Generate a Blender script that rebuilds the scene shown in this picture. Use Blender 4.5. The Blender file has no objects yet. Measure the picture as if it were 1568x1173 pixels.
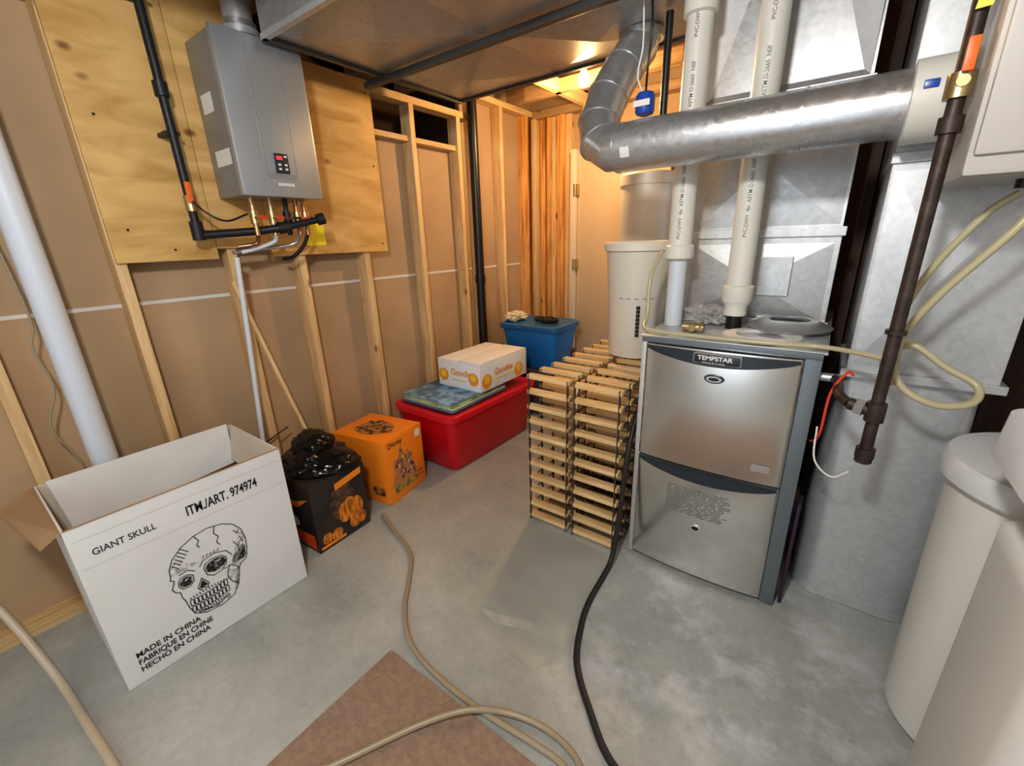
import bpy, bmesh, math, random
from mathutils import Vector, Matrix, noise
random.seed(7)
sc=bpy.context.scene
try:
    sc.view_settings.view_transform='Standard'
    sc.view_settings.look='Medium High Contrast'
except Exception: pass
# ---------------------------------------------------------------- materials
_m={}
def M(name,col,rough=.6,metal=0.,var=.0,scale=6.,stretch=(1,1,1),bump=0.,col2=None,detail=4,emit=0,trans=0,coat=0,contrast=(.35,.65),rvar=0,aniso=0):
    if name in _m: return _m[name]
    m=bpy.data.materials.new(name);m.use_nodes=True;nt=m.node_tree;N=nt.nodes;L=nt.links
    b=N['Principled BSDF'];b.inputs['Roughness'].default_value=rough;b.inputs['Metallic'].default_value=metal
    b.inputs['Base Color'].default_value=(*col,1)
    if coat: b.inputs['Coat Weight'].default_value=coat
    if trans: b.inputs['Transmission Weight'].default_value=trans
    if aniso:
        b.inputs['Anisotropic'].default_value=aniso
        tg=N.new('ShaderNodeTangent');tg.direction_type='RADIAL';tg.axis='Z';L.new(tg.outputs['Tangent'],b.inputs['Tangent'])
    if emit:
        b.inputs['Emission Color'].default_value=(*col,1);b.inputs['Emission Strength'].default_value=emit
    if var or col2 or bump:
        tc=N.new('ShaderNodeTexCoord');mp=N.new('ShaderNodeMapping');mp.inputs['Scale'].default_value=stretch
        no=N.new('ShaderNodeTexNoise');no.inputs['Scale'].default_value=scale;no.inputs['Detail'].default_value=detail
        L.new(tc.outputs['Object'],mp.inputs['Vector']);L.new(mp.outputs['Vector'],no.inputs['Vector'])
        cr=N.new('ShaderNodeValToRGB')
        c2=col2 if col2 else tuple(c*(1-var) for c in col)
        cr.color_ramp.elements[0].position=contrast[0];cr.color_ramp.elements[1].position=contrast[1]
        cr.color_ramp.elements[0].color=(*c2,1);cr.color_ramp.elements[1].color=(*col,1)
        L.new(no.outputs['Fac'],cr.inputs['Fac']);L.new(cr.outputs['Color'],b.inputs['Base Color'])
        if rvar:
            mr=N.new('ShaderNodeMapRange');mr.inputs['To Min'].default_value=rough-rvar;mr.inputs['To Max'].default_value=rough+rvar
            L.new(no.outputs['Fac'],mr.inputs['Value']);L.new(mr.outputs['Result'],b.inputs['Roughness'])
        if bump:
            bp=N.new('ShaderNodeBump');bp.inputs['Strength'].default_value=bump;bp.inputs['Distance'].default_value=.01
            L.new(no.outputs['Fac'],bp.inputs['Height']);L.new(bp.outputs['Normal'],b.inputs['Normal'])
    _m[name]=m;return m
def wood(name,c1,c2,stretch=(14,14,1.2),knots=True):
    if name in _m: return _m[name]
    m=bpy.data.materials.new(name);m.use_nodes=True;nt=m.node_tree;N=nt.nodes;L=nt.links
    b=N['Principled BSDF'];b.inputs['Roughness'].default_value=.65
    tc=N.new('ShaderNodeTexCoord');mp=N.new('ShaderNodeMapping');mp.inputs['Scale'].default_value=stretch
    L.new(tc.outputs['Object'],mp.inputs['Vector'])
    no=N.new('ShaderNodeTexNoise');no.inputs['Scale'].default_value=2.2;no.inputs['Detail'].default_value=5;no.inputs['Distortion'].default_value=.8
    L.new(mp.outputs['Vector'],no.inputs['Vector'])
    cr=N.new('ShaderNodeValToRGB');cr.color_ramp.elements[0].position=.3;cr.color_ramp.elements[1].position=.62
    cr.color_ramp.elements[0].color=(*c2,1);cr.color_ramp.elements[1].color=(*c1,1)
    L.new(no.outputs['Fac'],cr.inputs['Fac'])
    out=cr.outputs['Color']
    if knots:
        mp2=N.new('ShaderNodeMapping');mp2.inputs['Scale'].default_value=tuple(min(s,3.2) if s>3 else s*1.6 for s in stretch)
        L.new(tc.outputs['Object'],mp2.inputs['Vector'])
        vo=N.new('ShaderNodeTexVoronoi');vo.inputs['Scale'].default_value=1.7
        L.new(mp2.outputs['Vector'],vo.inputs['Vector'])
        cr2=N.new('ShaderNodeValToRGB');cr2.color_ramp.elements[0].position=.045;cr2.color_ramp.elements[1].position=.11
        cr2.color_ramp.elements[0].color=(1,1,1,1);cr2.color_ramp.elements[1].color=(0,0,0,1)
        L.new(vo.outputs['Distance'],cr2.inputs['Fac'])
        mx=N.new('ShaderNodeMix');mx.data_type='RGBA';mx.inputs[7].default_value=(c2[0]*.45,c2[1]*.35,c2[2]*.3,1)
        L.new(cr2.outputs['Color'],mx.inputs[0]);L.new(out,mx.inputs[6]);out=mx.outputs[2]
    L.new(out,b.inputs['Base Color'])
    _m[name]=m;return m
def galv(name,col=(.56,.58,.60),rough=.42,metal=.75,lo=.86,bump=.06):
    if name in _m: return _m[name]
    m=bpy.data.materials.new(name);m.use_nodes=True;nt=m.node_tree;N=nt.nodes;L=nt.links
    b=N['Principled BSDF'];b.inputs['Metallic'].default_value=metal
    tc=N.new('ShaderNodeTexCoord');vo=N.new('ShaderNodeTexVoronoi');vo.inputs['Scale'].default_value=60
    no=N.new('ShaderNodeTexNoise');no.inputs['Scale'].default_value=4;no.inputs['Detail'].default_value=6
    L.new(tc.outputs['Object'],vo.inputs['Vector']);L.new(tc.outputs['Object'],no.inputs['Vector'])
    mx=N.new('ShaderNodeMix');mx.data_type='RGBA';mx.inputs[0].default_value=.14
    cr=N.new('ShaderNodeValToRGB');cr.color_ramp.elements[0].position=.3;cr.color_ramp.elements[1].position=.7
    cr.color_ramp.elements[0].color=tuple(c*lo for c in col)+(1,);cr.color_ramp.elements[1].color=(*col,1)
    L.new(no.outputs['Fac'],cr.inputs['Fac'])
    sp=N.new('ShaderNodeSeparateColor');L.new(vo.outputs['Color'],sp.inputs['Color'])
    mr=N.new('ShaderNodeMapRange');mr.inputs['To Min'].default_value=.35;mr.inputs['To Max'].default_value=.8
    L.new(sp.outputs['Red'],mr.inputs['Value'])
    L.new(cr.outputs['Color'],mx.inputs[6]);L.new(mr.outputs['Result'],mx.inputs[7]);L.new(mx.outputs[2],b.inputs['Base Color'])
    mr2=N.new('ShaderNodeMapRange');mr2.inputs['To Min'].default_value=rough-.05;mr2.inputs['To Max'].default_value=rough+.05
    L.new(sp.outputs['Green'],mr2.inputs['Value']);L.new(mr2.outputs['Result'],b.inputs['Roughness'])
    if bump:
        bp=N.new('ShaderNodeBump');bp.inputs['Strength'].default_value=bump;bp.inputs['Distance'].default_value=.02
        n2=N.new('ShaderNodeTexNoise');n2.inputs['Scale'].default_value=2.5;n2.inputs['Detail'].default_value=1
        L.new(tc.outputs['Object'],n2.inputs['Vector']);L.new(n2.outputs['Fac'],bp.inputs['Height']);L.new(bp.outputs['Normal'],b.inputs['Normal'])
    _m[name]=m;return m
def concrete():
    m=bpy.data.materials.new('concrete');m.use_nodes=True;nt=m.node_tree;N=nt.nodes;L=nt.links
    b=N['Principled BSDF'];b.inputs['Roughness'].default_value=.42
    tc=N.new('ShaderNodeTexCoord')
    def nz(s,d,dist=0,rough=.5):
        n=N.new('ShaderNodeTexNoise');n.inputs['Scale'].default_value=s;n.inputs['Detail'].default_value=d;n.inputs['Distortion'].default_value=dist;n.inputs['Roughness'].default_value=rough
        L.new(tc.outputs['Object'],n.inputs['Vector']);return n
    def ramp(src,p0,p1,c0,c1):
        r=N.new('ShaderNodeValToRGB');r.color_ramp.elements[0].position=p0;r.color_ramp.elements[1].position=p1
        r.color_ramp.elements[0].color=c0;r.color_ramp.elements[1].color=c1;L.new(src,r.inputs['Fac']);return r
    base=ramp(nz(1.7,12,.2,.62).outputs['Fac'],.34,.66,(.29,.315,.31,1),(.46,.475,.455,1))
    fine=ramp(nz(38,6,0,.7).outputs['Fac'],.3,.7,(.88,.88,.88,1),(1.05,1.05,1.05,1))
    mul=N.new('ShaderNodeMix');mul.data_type='RGBA';mul.blend_type='MULTIPLY';mul.inputs[0].default_value=1
    L.new(base.outputs['Color'],mul.inputs[6]);L.new(fine.outputs['Color'],mul.inputs[7])
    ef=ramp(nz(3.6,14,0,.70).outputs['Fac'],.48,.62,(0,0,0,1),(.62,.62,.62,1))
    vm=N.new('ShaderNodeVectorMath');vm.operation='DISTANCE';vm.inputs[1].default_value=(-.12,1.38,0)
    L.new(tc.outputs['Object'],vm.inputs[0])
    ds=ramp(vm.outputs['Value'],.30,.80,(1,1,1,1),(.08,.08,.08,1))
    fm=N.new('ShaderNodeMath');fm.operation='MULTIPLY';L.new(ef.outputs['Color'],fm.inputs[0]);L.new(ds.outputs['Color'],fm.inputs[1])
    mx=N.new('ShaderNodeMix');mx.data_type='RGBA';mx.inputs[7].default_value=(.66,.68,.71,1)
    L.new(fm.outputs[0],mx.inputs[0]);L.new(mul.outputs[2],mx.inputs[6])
    vo=N.new('ShaderNodeTexVoronoi');vo.inputs['Scale'].default_value=11;L.new(tc.outputs['Object'],vo.inputs['Vector'])
    dr=ramp(vo.outputs['Distance'],.05,.08,(1,1,1,1),(0,0,0,1))
    gate=ramp(nz(3,2).outputs['Fac'],.52,.56,(0,0,0,1),(.4,.4,.4,1))
    gm=N.new('ShaderNodeMath');gm.operation='MULTIPLY';L.new(dr.outputs['Color'],gm.inputs[0]);L.new(gate.outputs['Color'],gm.inputs[1])
    mx2=N.new('ShaderNodeMix');mx2.data_type='RGBA';mx2.inputs[7].default_value=(.62,.62,.57,1)
    L.new(gm.outputs[0],mx2.inputs[0]);L.new(mx.outputs[2],mx2.inputs[6]);L.new(mx2.outputs[2],b.inputs['Base Color'])
    bp=N.new('ShaderNodeBump');bp.inputs['Strength'].default_value=.15;bp.inputs['Distance'].default_value=.01
    L.new(nz(9,8).outputs['Fac'],bp.inputs['Height']);L.new(bp.outputs['Normal'],b.inputs['Normal'])
    return m
CONC=concrete()
STUD=wood('stud_wood',(.74,.54,.30),(.55,.35,.16))
STUD2=wood('stud_wood_orange',(.80,.44,.15),(.42,.18,.04))
JOIST=wood('joist_wood',(.46,.31,.17),(.31,.19,.09),stretch=(1.2,14,14))
PLATE=wood('plate_wood',(.70,.51,.28),(.52,.34,.15),stretch=(14,1.2,14))
PLY=wood('plywood',(.72,.47,.19),(.50,.29,.09),stretch=(3,1.4,5))
SLAT=wood('slat_wood',(.76,.56,.31),(.58,.39,.18),stretch=(2,14,14),knots=False)
DRY=M('drywall_paper_back',(.47,.335,.21),.8,var=.14,scale=2.5,detail=9,bump=.05)
PAINT=M('painted_wall_white',(.72,.73,.74),.7)
SEAM=M('drywall_tape',(.68,.67,.65),.7)
SHADE=M('cavity_shade',(.05,.032,.02),.9)  # near-black colour standing in for shade behind the wall openings
DBROWN=M('dark_brown_panel',(.08,.045,.028),.7,var=.4,scale=5,stretch=(5,5,1))
CREAM=M('painted_door',(.58,.45,.30),.5)
WHITEW=M('jamb_white',(.66,.57,.44),.5)
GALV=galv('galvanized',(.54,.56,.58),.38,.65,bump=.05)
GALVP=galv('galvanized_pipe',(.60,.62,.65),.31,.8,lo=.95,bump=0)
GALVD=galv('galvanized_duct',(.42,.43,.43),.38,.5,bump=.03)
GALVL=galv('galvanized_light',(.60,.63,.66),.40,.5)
GALV_LIT=galv('galvanized_lit_facet',(.78,.80,.83),.42,.35)  # lighter copy of the sheet metal, light painted onto plenum fold facets
STRIP=M('duct_seam_steel',(.10,.098,.095),.45,.5)
STEEL=M('brushed_stainless',(.74,.735,.72),.21,1,var=.06,scale=2,stretch=(150,1,.3),contrast=(.2,.8),aniso=.5)
BLUEGREY=M('furnace_casing',(.17,.20,.225),.40,.4)
NAVY=M('furnace_trim_dark',(.03,.04,.055),.3)
BLACK=M('black_plastic',(.012,.012,.013),.35)
BLACKR=M('black_rubber',(.02,.02,.02),.5)
PVC=M('pvc_white',(.74,.74,.68),.35,var=.05,scale=3)
PVCW=M('pvc_bright',(.62,.68,.77),.4)
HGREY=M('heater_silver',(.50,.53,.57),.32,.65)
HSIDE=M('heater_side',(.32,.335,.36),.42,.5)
LABEL=M('label_white',(.75,.75,.72),.6)
LABELG=M('label_print_grey',(.25,.25,.25),.5)
LABELM=M('label_print_pale',(.38,.38,.37),.4,.3)
RED=M('red_plastic',(.58,.008,.02),.32)
REDL=M('red_lid',(.60,.015,.03),.3)
BLUE=M('blue_plastic',(.02,.22,.60),.35)
BLUEL=M('blue_lid',(.03,.16,.38),.35)
ORANGE=M('orange_print',(.90,.28,.02),.5)
CARDW=M('white_cardboard',(.70,.71,.715),.75,var=.07,scale=4,detail=8)
CARDSN=M('snack_carton_white',(.82,.84,.87),.6)
CARDB=M('brown_cardboard',(.38,.25,.14),.85,var=.15,scale=5)
CARDI=M('cardboard_inside',(.66,.61,.51),.85,var=.08,scale=4)
INK=M('ink_black',(.015,.015,.018),.7)
COPPER=M('copper',(.42,.25,.16),.35,1)
BRASS=M('brass',(.55,.44,.25),.35,1)
IRON=M('black_iron_brown',(.085,.062,.055),.5,.5,var=.4,scale=30)
IRONB=M('black_iron',(.03,.03,.035),.45,.4)
HOSEB=M('vinyl_hose_brown',(.32,.27,.19),.35)
HOSEY=M('vinyl_hose_yellow',(.58,.53,.35),.3,trans=.2)
MATB=M('brown_carpet_mat',(.32,.235,.18),.95,var=.2,scale=50,bump=.5,detail=6)
SOFT=M('softener_plastic',(.66,.66,.63),.4)
SOFTL=M('softener_lid',(.58,.60,.62),.4)
HRV=M('enamel_beige',(.46,.44,.41),.45)
REDP=M('red_handle',(.70,.06,.02),.4)
ORP=M('orange_handle',(.80,.16,.02),.4)
YEL=M('yellow_tag',(.85,.72,.05),.5)
BLUEP=M('blue_device',(.02,.08,.40),.3)
# ---------------------------------------------------------------- mesh builder
def empty(name,loc=(0,0,0)):
    e=bpy.data.objects.new(name,None);bpy.context.collection.objects.link(e);e.location=loc;e.empty_display_size=.1
    return e
class B:
    def __init__(s,name,parent=None):
        s.name=name;s.bm=bmesh.new();s.mats=[];s.parent=parent
    def mi(s,m):
        if m not in s.mats: s.mats.append(m)
        return s.mats.index(m)
    def box(s,x0,x1,y0,y1,z0,z1,m,bev=0,T=None):
        vs=[s.bm.verts.new((x,y,z)) for x in(x0,x1) for y in(y0,y1) for z in(z0,z1)]
        F=[(0,1,3,2),(4,6,7,5),(0,4,5,1),(2,3,7,6),(0,2,6,4),(1,5,7,3)]
        fs=[s.bm.faces.new([vs[i] for i in f]) for f in F]
        i=s.mi(m)
        for f in fs:f.material_index=i
        if T is not None:
            for v in vs:v.co=T@v.co
        if bev:
            es=list({e for f in fs for e in f.edges})
            r=bmesh.ops.bevel(s.bm,geom=es,offset=bev,segments=2,profile=.6,affect='EDGES',clamp_overlap=True)
            for f in r['faces']:f.material_index=i
        return s
    def ring(s,c,u,v,r,n):
        return [s.bm.verts.new(c+u*(r*math.cos(2*math.pi*k/n))+v*(r*math.sin(2*math.pi*k/n))) for k in range(n)]
    def _bridge(s,a,b,i):
        n=len(a)
        for k in range(n):
            f=s.bm.faces.new((a[k],a[(k+1)%n],b[(k+1)%n],b[k]));f.material_index=i
    def cyl(s,p0,p1,r0,m,r1=None,n=28,cap=True):
        p0=Vector(p0);p1=Vector(p1);r1=r0 if r1 is None else r1
        d=(p1-p0).normalized();u=d.orthogonal().normalized();v=d.cross(u);i=s.mi(m)
        a=s.ring(p0,u,v,r0,n);b=s.ring(p1,u,v,r1,n);s._bridge(a,b,i)
        if cap:
            for q in(a,b):
                f=s.bm.faces.new(q);f.material_index=i
        return s
    def lathe(s,c,prof,m,n=48,axis=(0,0,1),cap=True):
        c=Vector(c);d=Vector(axis).normalized()
        u=d.orthogonal().normalized();v=d.cross(u);i=s.mi(m);pr=None;first=None
        for(r,z) in prof:
            q=s.ring(c+d*z,u,v,max(r,.0005),n)
            if pr:s._bridge(pr,q,i)
            else:first=q
            pr=q
        if cap:
            for q in(first,pr):
                f=s.bm.faces.new(q);f.material_index=i
        return s
    def tube(s,pts,r,m,n=12,sub=8,smooth=True):
        P=[Vector(p) for p in pts]
        if smooth and len(P)>2:
            Q=[];E=[P[0]*2-P[1]]+P+[P[-1]*2-P[-2]]
            for k in range(1,len(E)-2):
                a,b,c,d=E[k-1:k+3]
                for j in range(sub):
                    t=j/sub
                    Q.append(.5*((2*b)+(c-a)*t+(2*a-5*b+4*c-d)*t*t+(3*b-a-3*c+d)*t**3))
            Q.append(P[-1]);P=Q
        i=s.mi(m);pr=None;u=None
        for k,p in enumerate(P):
            d=(P[min(k+1,len(P)-1)]-P[max(k-1,0)]).normalized()
            if u is None:u=d.orthogonal().normalized()
            else:u=(u-d*u.dot(d)).normalized()
            v=d.cross(u);q=s.ring(p,u,v,r,n)
            if pr:s._bridge(pr,q,i)
            else:first=q
            pr=q
        for q in(first,pr):
            f=s.bm.faces.new(q);f.material_index=i
        return s
    def rr(s,rings,m,cx=0,cy=0,rot=0,n=6,cap0=True,cap1=True):
        i=s.mi(m);pr=None;cr,sr=math.cos(rot),math.sin(rot)
        for R in rings:
            z,hx,hy,r=R[:4];ox,oy=(R[4],R[5]) if len(R)>4 else(0,0)
            q=[]
            for(sx,sy,a0)in((1,1,0),(-1,1,90),(-1,-1,180),(1,-1,270)):
                for k in range(n+1):
                    a=math.radians(a0+90*k/n)
                    x=sx*(hx-r)+r*math.cos(a)+ox;y=sy*(hy-r)+r*math.sin(a)+oy
                    q.append(s.bm.verts.new((cx+x*cr-y*sr,cy+x*sr+y*cr,z)))
            if pr:s._bridge(pr,q,i)
            elif cap0:
                f=s.bm.faces.new(q);f.material_index=i
            pr=q
        if cap1:
            f=s.bm.faces.new(pr);f.material_index=i
        return s
    def poly(s,pts,m):
        f=s.bm.faces.new([s.bm.verts.new(p) for p in pts]);f.material_index=s.mi(m);return s
    def pyr(s,a,b,c,d,h,m,m2=None):
        """cross-broken sheet panel"""
        a,b,c,d=map(Vector,(a,b,c,d));n=(b-a).cross(d-a).normalized();o=s.bm.verts.new((a+b+c+d)/4+n*h)
        q=[s.bm.verts.new(p) for p in(a,b,c,d)];i=s.mi(m);i2=s.mi(m2) if m2 else i
        for k in range(4):
            f=s.bm.faces.new((q[k],q[(k+1)%4],o));f.material_index=i if k%2 else i2
        return s
    def lump(s,c,sz,m,amp=.35,f=3,seed=0,sub=4,fold=.10):
        r=bmesh.ops.create_icosphere(s.bm,subdivisions=sub,radius=1)
        i=s.mi(m);c=Vector(c)
        for v in r['verts']:
            d=v.co.normalized()
            k=1+amp*noise.noise(d*f+Vector((seed,0,0)))+fold*(1-2.5*abs(noise.noise(d*f*1.8+Vector((0,seed,5)))))+fold*.4*(1-2*abs(noise.noise(d*f*4+Vector((3,seed,5)))))
            v.co=c+Vector((d.x*sz[0],d.y*sz[1],max(d.z,-.6)*sz[2]))*k
        for fc in {q for v in r['verts'] for q in v.link_faces}:fc.material_index=i
        return s
    def done(s,ang=38,flat=False,recalc=True):
        if recalc:bmesh.ops.recalc_face_normals(s.bm,faces=s.bm.faces)
        for f in s.bm.faces:f.smooth=not flat
        for e in s.bm.edges:
            if len(e.link_faces)==2 and e.calc_face_angle(0)>math.radians(ang):e.smooth=False
        me=bpy.data.meshes.new(s.name);s.bm.to_mesh(me);s.bm.free()
        for m in s.mats:me.materials.append(m)
        o=bpy.data.objects.new(s.name,me);bpy.context.collection.objects.link(o)
        if s.parent:o.parent=s.parent
        return o
def rotT(cx,cy,deg):
    return Matrix.Translation((cx,cy,0))@Matrix.Rotation(math.radians(deg),4,'Z')
def ribbons(name,lines,w,m,X,parent):
    b=B(name,parent)
    for li,l in enumerate(lines):
        pts=[Vector((p[0],p[1])) for p in l]
        for k in range(len(pts)-1):
            a,c=pts[k],pts[k+1];d=(c-a)
            if d.length<1e-6:continue
            d.normalize();nn=Vector((-d.y,d.x))*w/2;a=a-d*w*.3;c=c+d*w*.3
            b.poly([(X,a.x-nn.x,a.y-nn.y),(X,c.x-nn.x,c.y-nn.y),(X,c.x+nn.x,c.y+nn.y),(X,a.x+nn.x,a.y+nn.y)],m)
    return b.done(recalc=False)
def text(name,body,loc,size,parent,m,sx=1,ax='X',bold=0):
    cu=bpy.data.curves.new(name,'FONT');cu.body=body;cu.size=size;cu.extrude=.0002;cu.offset=bold
    o=bpy.data.objects.new(name,cu);bpy.context.collection.objects.link(o);cu.materials.append(m)
    if ax=='X': R=Matrix(((0,0,1),(1,0,0),(0,1,0)))
    else: R=Matrix(((1,0,0),(0,0,-1),(0,1,0)))   # facing -Y
    S=Matrix.Diagonal((sx,1,1))
    Mx=(R@S).to_4x4();Mx.translation=Vector(loc);o.matrix_world=Mx
    o.parent=parent
    return o
# ---------------------------------------------------------------- camera
f=655.0;th=math.radians(18.56);ps=math.radians(36.6);ro=math.radians(1.8)
cd=bpy.data.cameras.new('camera');cam=bpy.data.objects.new('camera',cd);bpy.context.collection.objects.link(cam)
cd.sensor_width=36;cd.lens=36*f/1568;cd.clip_start=.02
Fv=Vector((-math.sin(ps)*math.cos(th),math.cos(ps)*math.cos(th),-math.sin(th)))
R0=Vector((math.cos(ps),math.sin(ps),0));U0=R0.cross(Fv)
R=R0*math.cos(ro)-U0*math.sin(ro);U=R0*math.sin(ro)+U0*math.cos(ro)
m4=Matrix((R,U,-Fv)).transposed().to_4x4();m4.translation=(0,0,1.42);cam.matrix_world=m4;sc.camera=cam
# ---------------------------------------------------------------- room shell
B('floor').box(-3,1.6,-1.6,3.9,-.1,0,CONC).done()
b=B('wall_left')
b.box(-2.41,-2.39,-1.4,.50,0,2.24,DRY);b.box(-2.41,-2.39,.50,2.66,0,2.05,DRY);b.box(-2.41,-2.39,2.66,3.6,0,2.68,DRY)
b.box(-2.85,-2.83,-1.4,2.8,0,2.7,SHADE);b.box(-2.85,-2.41,2.70,2.72,0,2.7,SHADE)  # added dark boards, shade of the void put into their colour
b.box(-2.39,-2.388,-1.4,3.6,1.197,1.212,SEAM)
WL=b.done()
b=B('wall_left_framing',WL)
W=.038
for y in(-.75,-.33,.09,.51,.925,1.26,1.67,2.13,2.56):
    b.box(-2.388,-2.30,y-W/2,y+W/2,.038,2.24,STUD,.002)
for y in(2.74,3.06,3.42,3.56):
    b.box(-2.388,-2.30,y-W/2,y+W/2,.038,2.40,STUD2 if y>3.3 else STUD,.002)
b.box(-2.388,-2.30,-1.4,3.6,0,.038,PLATE)
b.box(-2.388,-2.30,-1.4,2.69,2.24,2.28,PLATE);b.box(-2.388,-2.30,2.69,3.6,2.40,2.44,PLATE)
b.box(-2.388,-2.32,.6,2.55,2.03,2.06,PLATE)
b.done()
b=B('wall_back');b.box(-2.42,1.5,3.6,3.64,0,2.68,DRY)
WB=b.done()
b=B('wall_back_framing',WB)
x=-2.30
k=0
while x<-1.95:
    w=random.choice((.038,.038,.05));dpt=random.uniform(.02,.09)
    b.box(x,min(x+w,-1.91),3.6-.03-dpt,3.6,.04,2.38,STUD2 if k%3 else STUD,.002);x+=w+random.choice((.004,.012,.03));k+=1
b.box(-2.30,-1.91,3.50,3.6,2.38,2.44,JOIST)
b.done()
b=B('door_1')
b.box(-1.90,-1.85,3.46,3.595,0,2.1,WHITEW,.003)
b.box(-1.845,-1.09,3.50,3.54,0.01,2.06,CREAM,.003)
for z in(.35,1.15,1.75):
    b.box(-1.865,-1.83,3.452,3.50,z,z+.09,BRASS,.002);b.cyl((-1.848,3.45,z),(-1.848,3.45,z+.09),.007,BRASS,n=10)
b.done()
b=B('wall_furnace_side')
b.box(.0,1.5,2.72,2.76,0,2.68,DBROWN);b.box(-.55,0,3.0,3.04,0,2.68,DBROWN)
for x in(.05,.12,.62,1.0):b.box(x,x+.038,2.63,2.72,0,2.44,DBROWN)
b.done()
B('wall_right').box(1.5,1.54,-1.4,2.76,0,2.68,PAINT).done()
b=B('unseen_reflection_wall')  # unseen wall with doorway gap, added for furnace doors to reflect; white for fill
b.box(-2.42,-.95,-1.44,-1.40,0,2.68,PAINT);b.box(-.10,1.54,-1.44,-1.40,0,2.68,PAINT);b.box(-.95,-.10,-1.44,-1.40,2.05,2.68,PAINT)
b.box(-1.02,-.95,-1.44,-1.38,0,2.12,STUD);b.box(-.10,-.03,-1.44,-1.38,0,2.12,STUD)
b.done()
b=B('ceiling');b.box(-3,1.6,-1.4,3.9,2.68,2.72,JOIST)
y=-1.2
while y<3.6:
    b.box(-2.8,1.5,y,y+.04,2.44,2.68,JOIST,.002);y+=.405
b.box(-2.0,-.9,2.95,2.99,2.36,2.44,JOIST);b.box(-1.75,-1.71,2.3,3.5,2.36,2.44,PLATE)
b.box(-1.91,-1.0,3.50,3.6,2.38,2.44,JOIST)
b.done()
# ---------------------------------------------------------------- plywood backer
b=B('plywood_panel')
b.box(-2.299,-2.283,.495,.86,1.375,2.43,PLY,.002);b.box(-2.299,-2.283,.862,1.10,1.42,2.43,PLY,.001);b.box(-2.299,-2.283,1.102,1.815,1.375,2.285,PLY,.002)
for(y,z)in((.56,1.5),(.56,1.9),(1.78,1.42),(1.78,1.85),(1.78,2.22),(1.3,1.42),(.7,1.42)):
    b.cyl((-2.283,y,z),(-2.2815,y,z),.005,INK,n=8)
b.poly([(-2.281,1.29,1.42),(-2.281,1.40,1.42),(-2.279,1.40,1.54),(-2.281,1.29,1.54)],YEL)
b.done()
# ---------------------------------------------------------------- tankless heater
H=empty('tankless_water_heater',(-2.15,1.083,1.62))
def ch(name):
    return B(name)
def adopt(o,par):
    o.parent=par;o.matrix_parent_inverse=Matrix.Translation(par.location).inverted();return o
def fin(b,par,**k):
    return adopt(b.done(**k),par)
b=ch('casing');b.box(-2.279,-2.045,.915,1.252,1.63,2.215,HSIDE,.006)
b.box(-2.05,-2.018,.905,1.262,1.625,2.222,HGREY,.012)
for y in(1.02,1.15):b.box(-2.0185,-2.0165,y-.002,y+.002,1.72,2.20,HSIDE)
b.poly([(-2.0175,1.02,1.72),(-2.0175,1.15,1.72),(-2.0170,1.145,1.70),(-2.0170,1.025,1.70)],HSIDE)
fin(b,H)
b=ch('control_panel');b.box(-2.019,-2.012,1.058,1.118,1.722,1.80,NAVY,.003)
b.box(-2.0125,-2.0115,1.066,1.092,1.775,1.79,M('display_red',(.9,.05,.05),.4,emit=.6))
for(y,z)in((1.07,1.752),(1.098,1.752),(1.07,1.735),(1.098,1.735),(1.10,1.785)):b.box(-2.0125,-2.0112,y,y+.012,z,z+.008,LABEL)
for k in range(6):b.box(-2.0185,-2.0172,1.060+k*.012,1.068+k*.012,1.672,1.684,LABEL)
fin(b,H)
b=ch('labels')
b.poly([(-2.24,.9145,1.95),(-2.14,.9145,1.95),(-2.14,.9145,2.02),(-2.24,.9145,2.02)],LABEL)
b.poly([(-2.22,.9145,1.75),(-2.08,.9145,1.75),(-2.08,.9145,1.81),(-2.22,.9145,1.81)],LABEL)
b.poly([(-2.20,.9145,1.66),(-2.10,.9145,1.66),(-2.10,.9145,1.73),(-2.20,.9145,1.73)],LABELG)
for z in(2.0,2.12,1.8):b.box(-2.2,-2.1,1.252,1.256,z,z+.01,BLACK)
fin(b,H,recalc=False)
b=ch('vent');b.cyl((-2.16,1.09,2.21),(-2.16,1.09,2.30),.065,GALVP);b.cyl((-2.16,1.09,2.25),(-2.16,1.09,2.275),.072,GALVL);b.cyl((-2.16,1.09,2.30),(-2.16,1.09,2.66),.055,GALVL)
fin(b,H)
b=ch('vent_loop');b.tube([(-2.2,1.26,2.10),(-2.19,1.33,2.12),(-2.2,1.36,2.04),(-2.21,1.34,1.96),(-2.2,1.26,1.94)],.012,BLACK);fin(b,H)
b=ch('service_valves')
for y,m,c in((.98,BRASS,REDP),(1.06,BRASS,REDP),(1.13,IRONB,IRONB),(1.18,COPPER,REDP),(1.22,COPPER,BLUEP)):
    b.cyl((-2.13,y,1.63),(-2.13,y,1.47),.011,m,n=14);b.cyl((-2.13,y,1.52),(-2.13,y,1.575),.019,IRONB if c is IRONB else BRASS,n=10)
    b.cyl((-2.13,y,1.545),(-2.08,y,1.545),.009,BRASS,n=10);b.box(-2.085,-2.077,y-.005,y+.03,1.54,1.55,c,.002)
b.tube([(-2.13,.98,1.47),(-2.15,.98,1.44),(-2.16,.95,1.43),(-2.18,.91,1.425)],.009,COPPER)
b.tube([(-2.13,1.06,1.47),(-2.15,1.06,1.445),(-2.17,1.0,1.42),(-2.19,.92,1.40)],.009,PVCW)
b.tube([(-2.13,1.18,1.48),(-2.18,1.16,1.43),(-2.22,1.0,1.41),(-2.23,.9,1.40)],.009,GALVP)
b.tube([(-2.13,1.22,1.48),(-2.16,1.20,1.42),(-2.20,1.16,1.37),(-2.26,1.14,1.36)],.009,BLACK)
fin(b,H)
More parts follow.
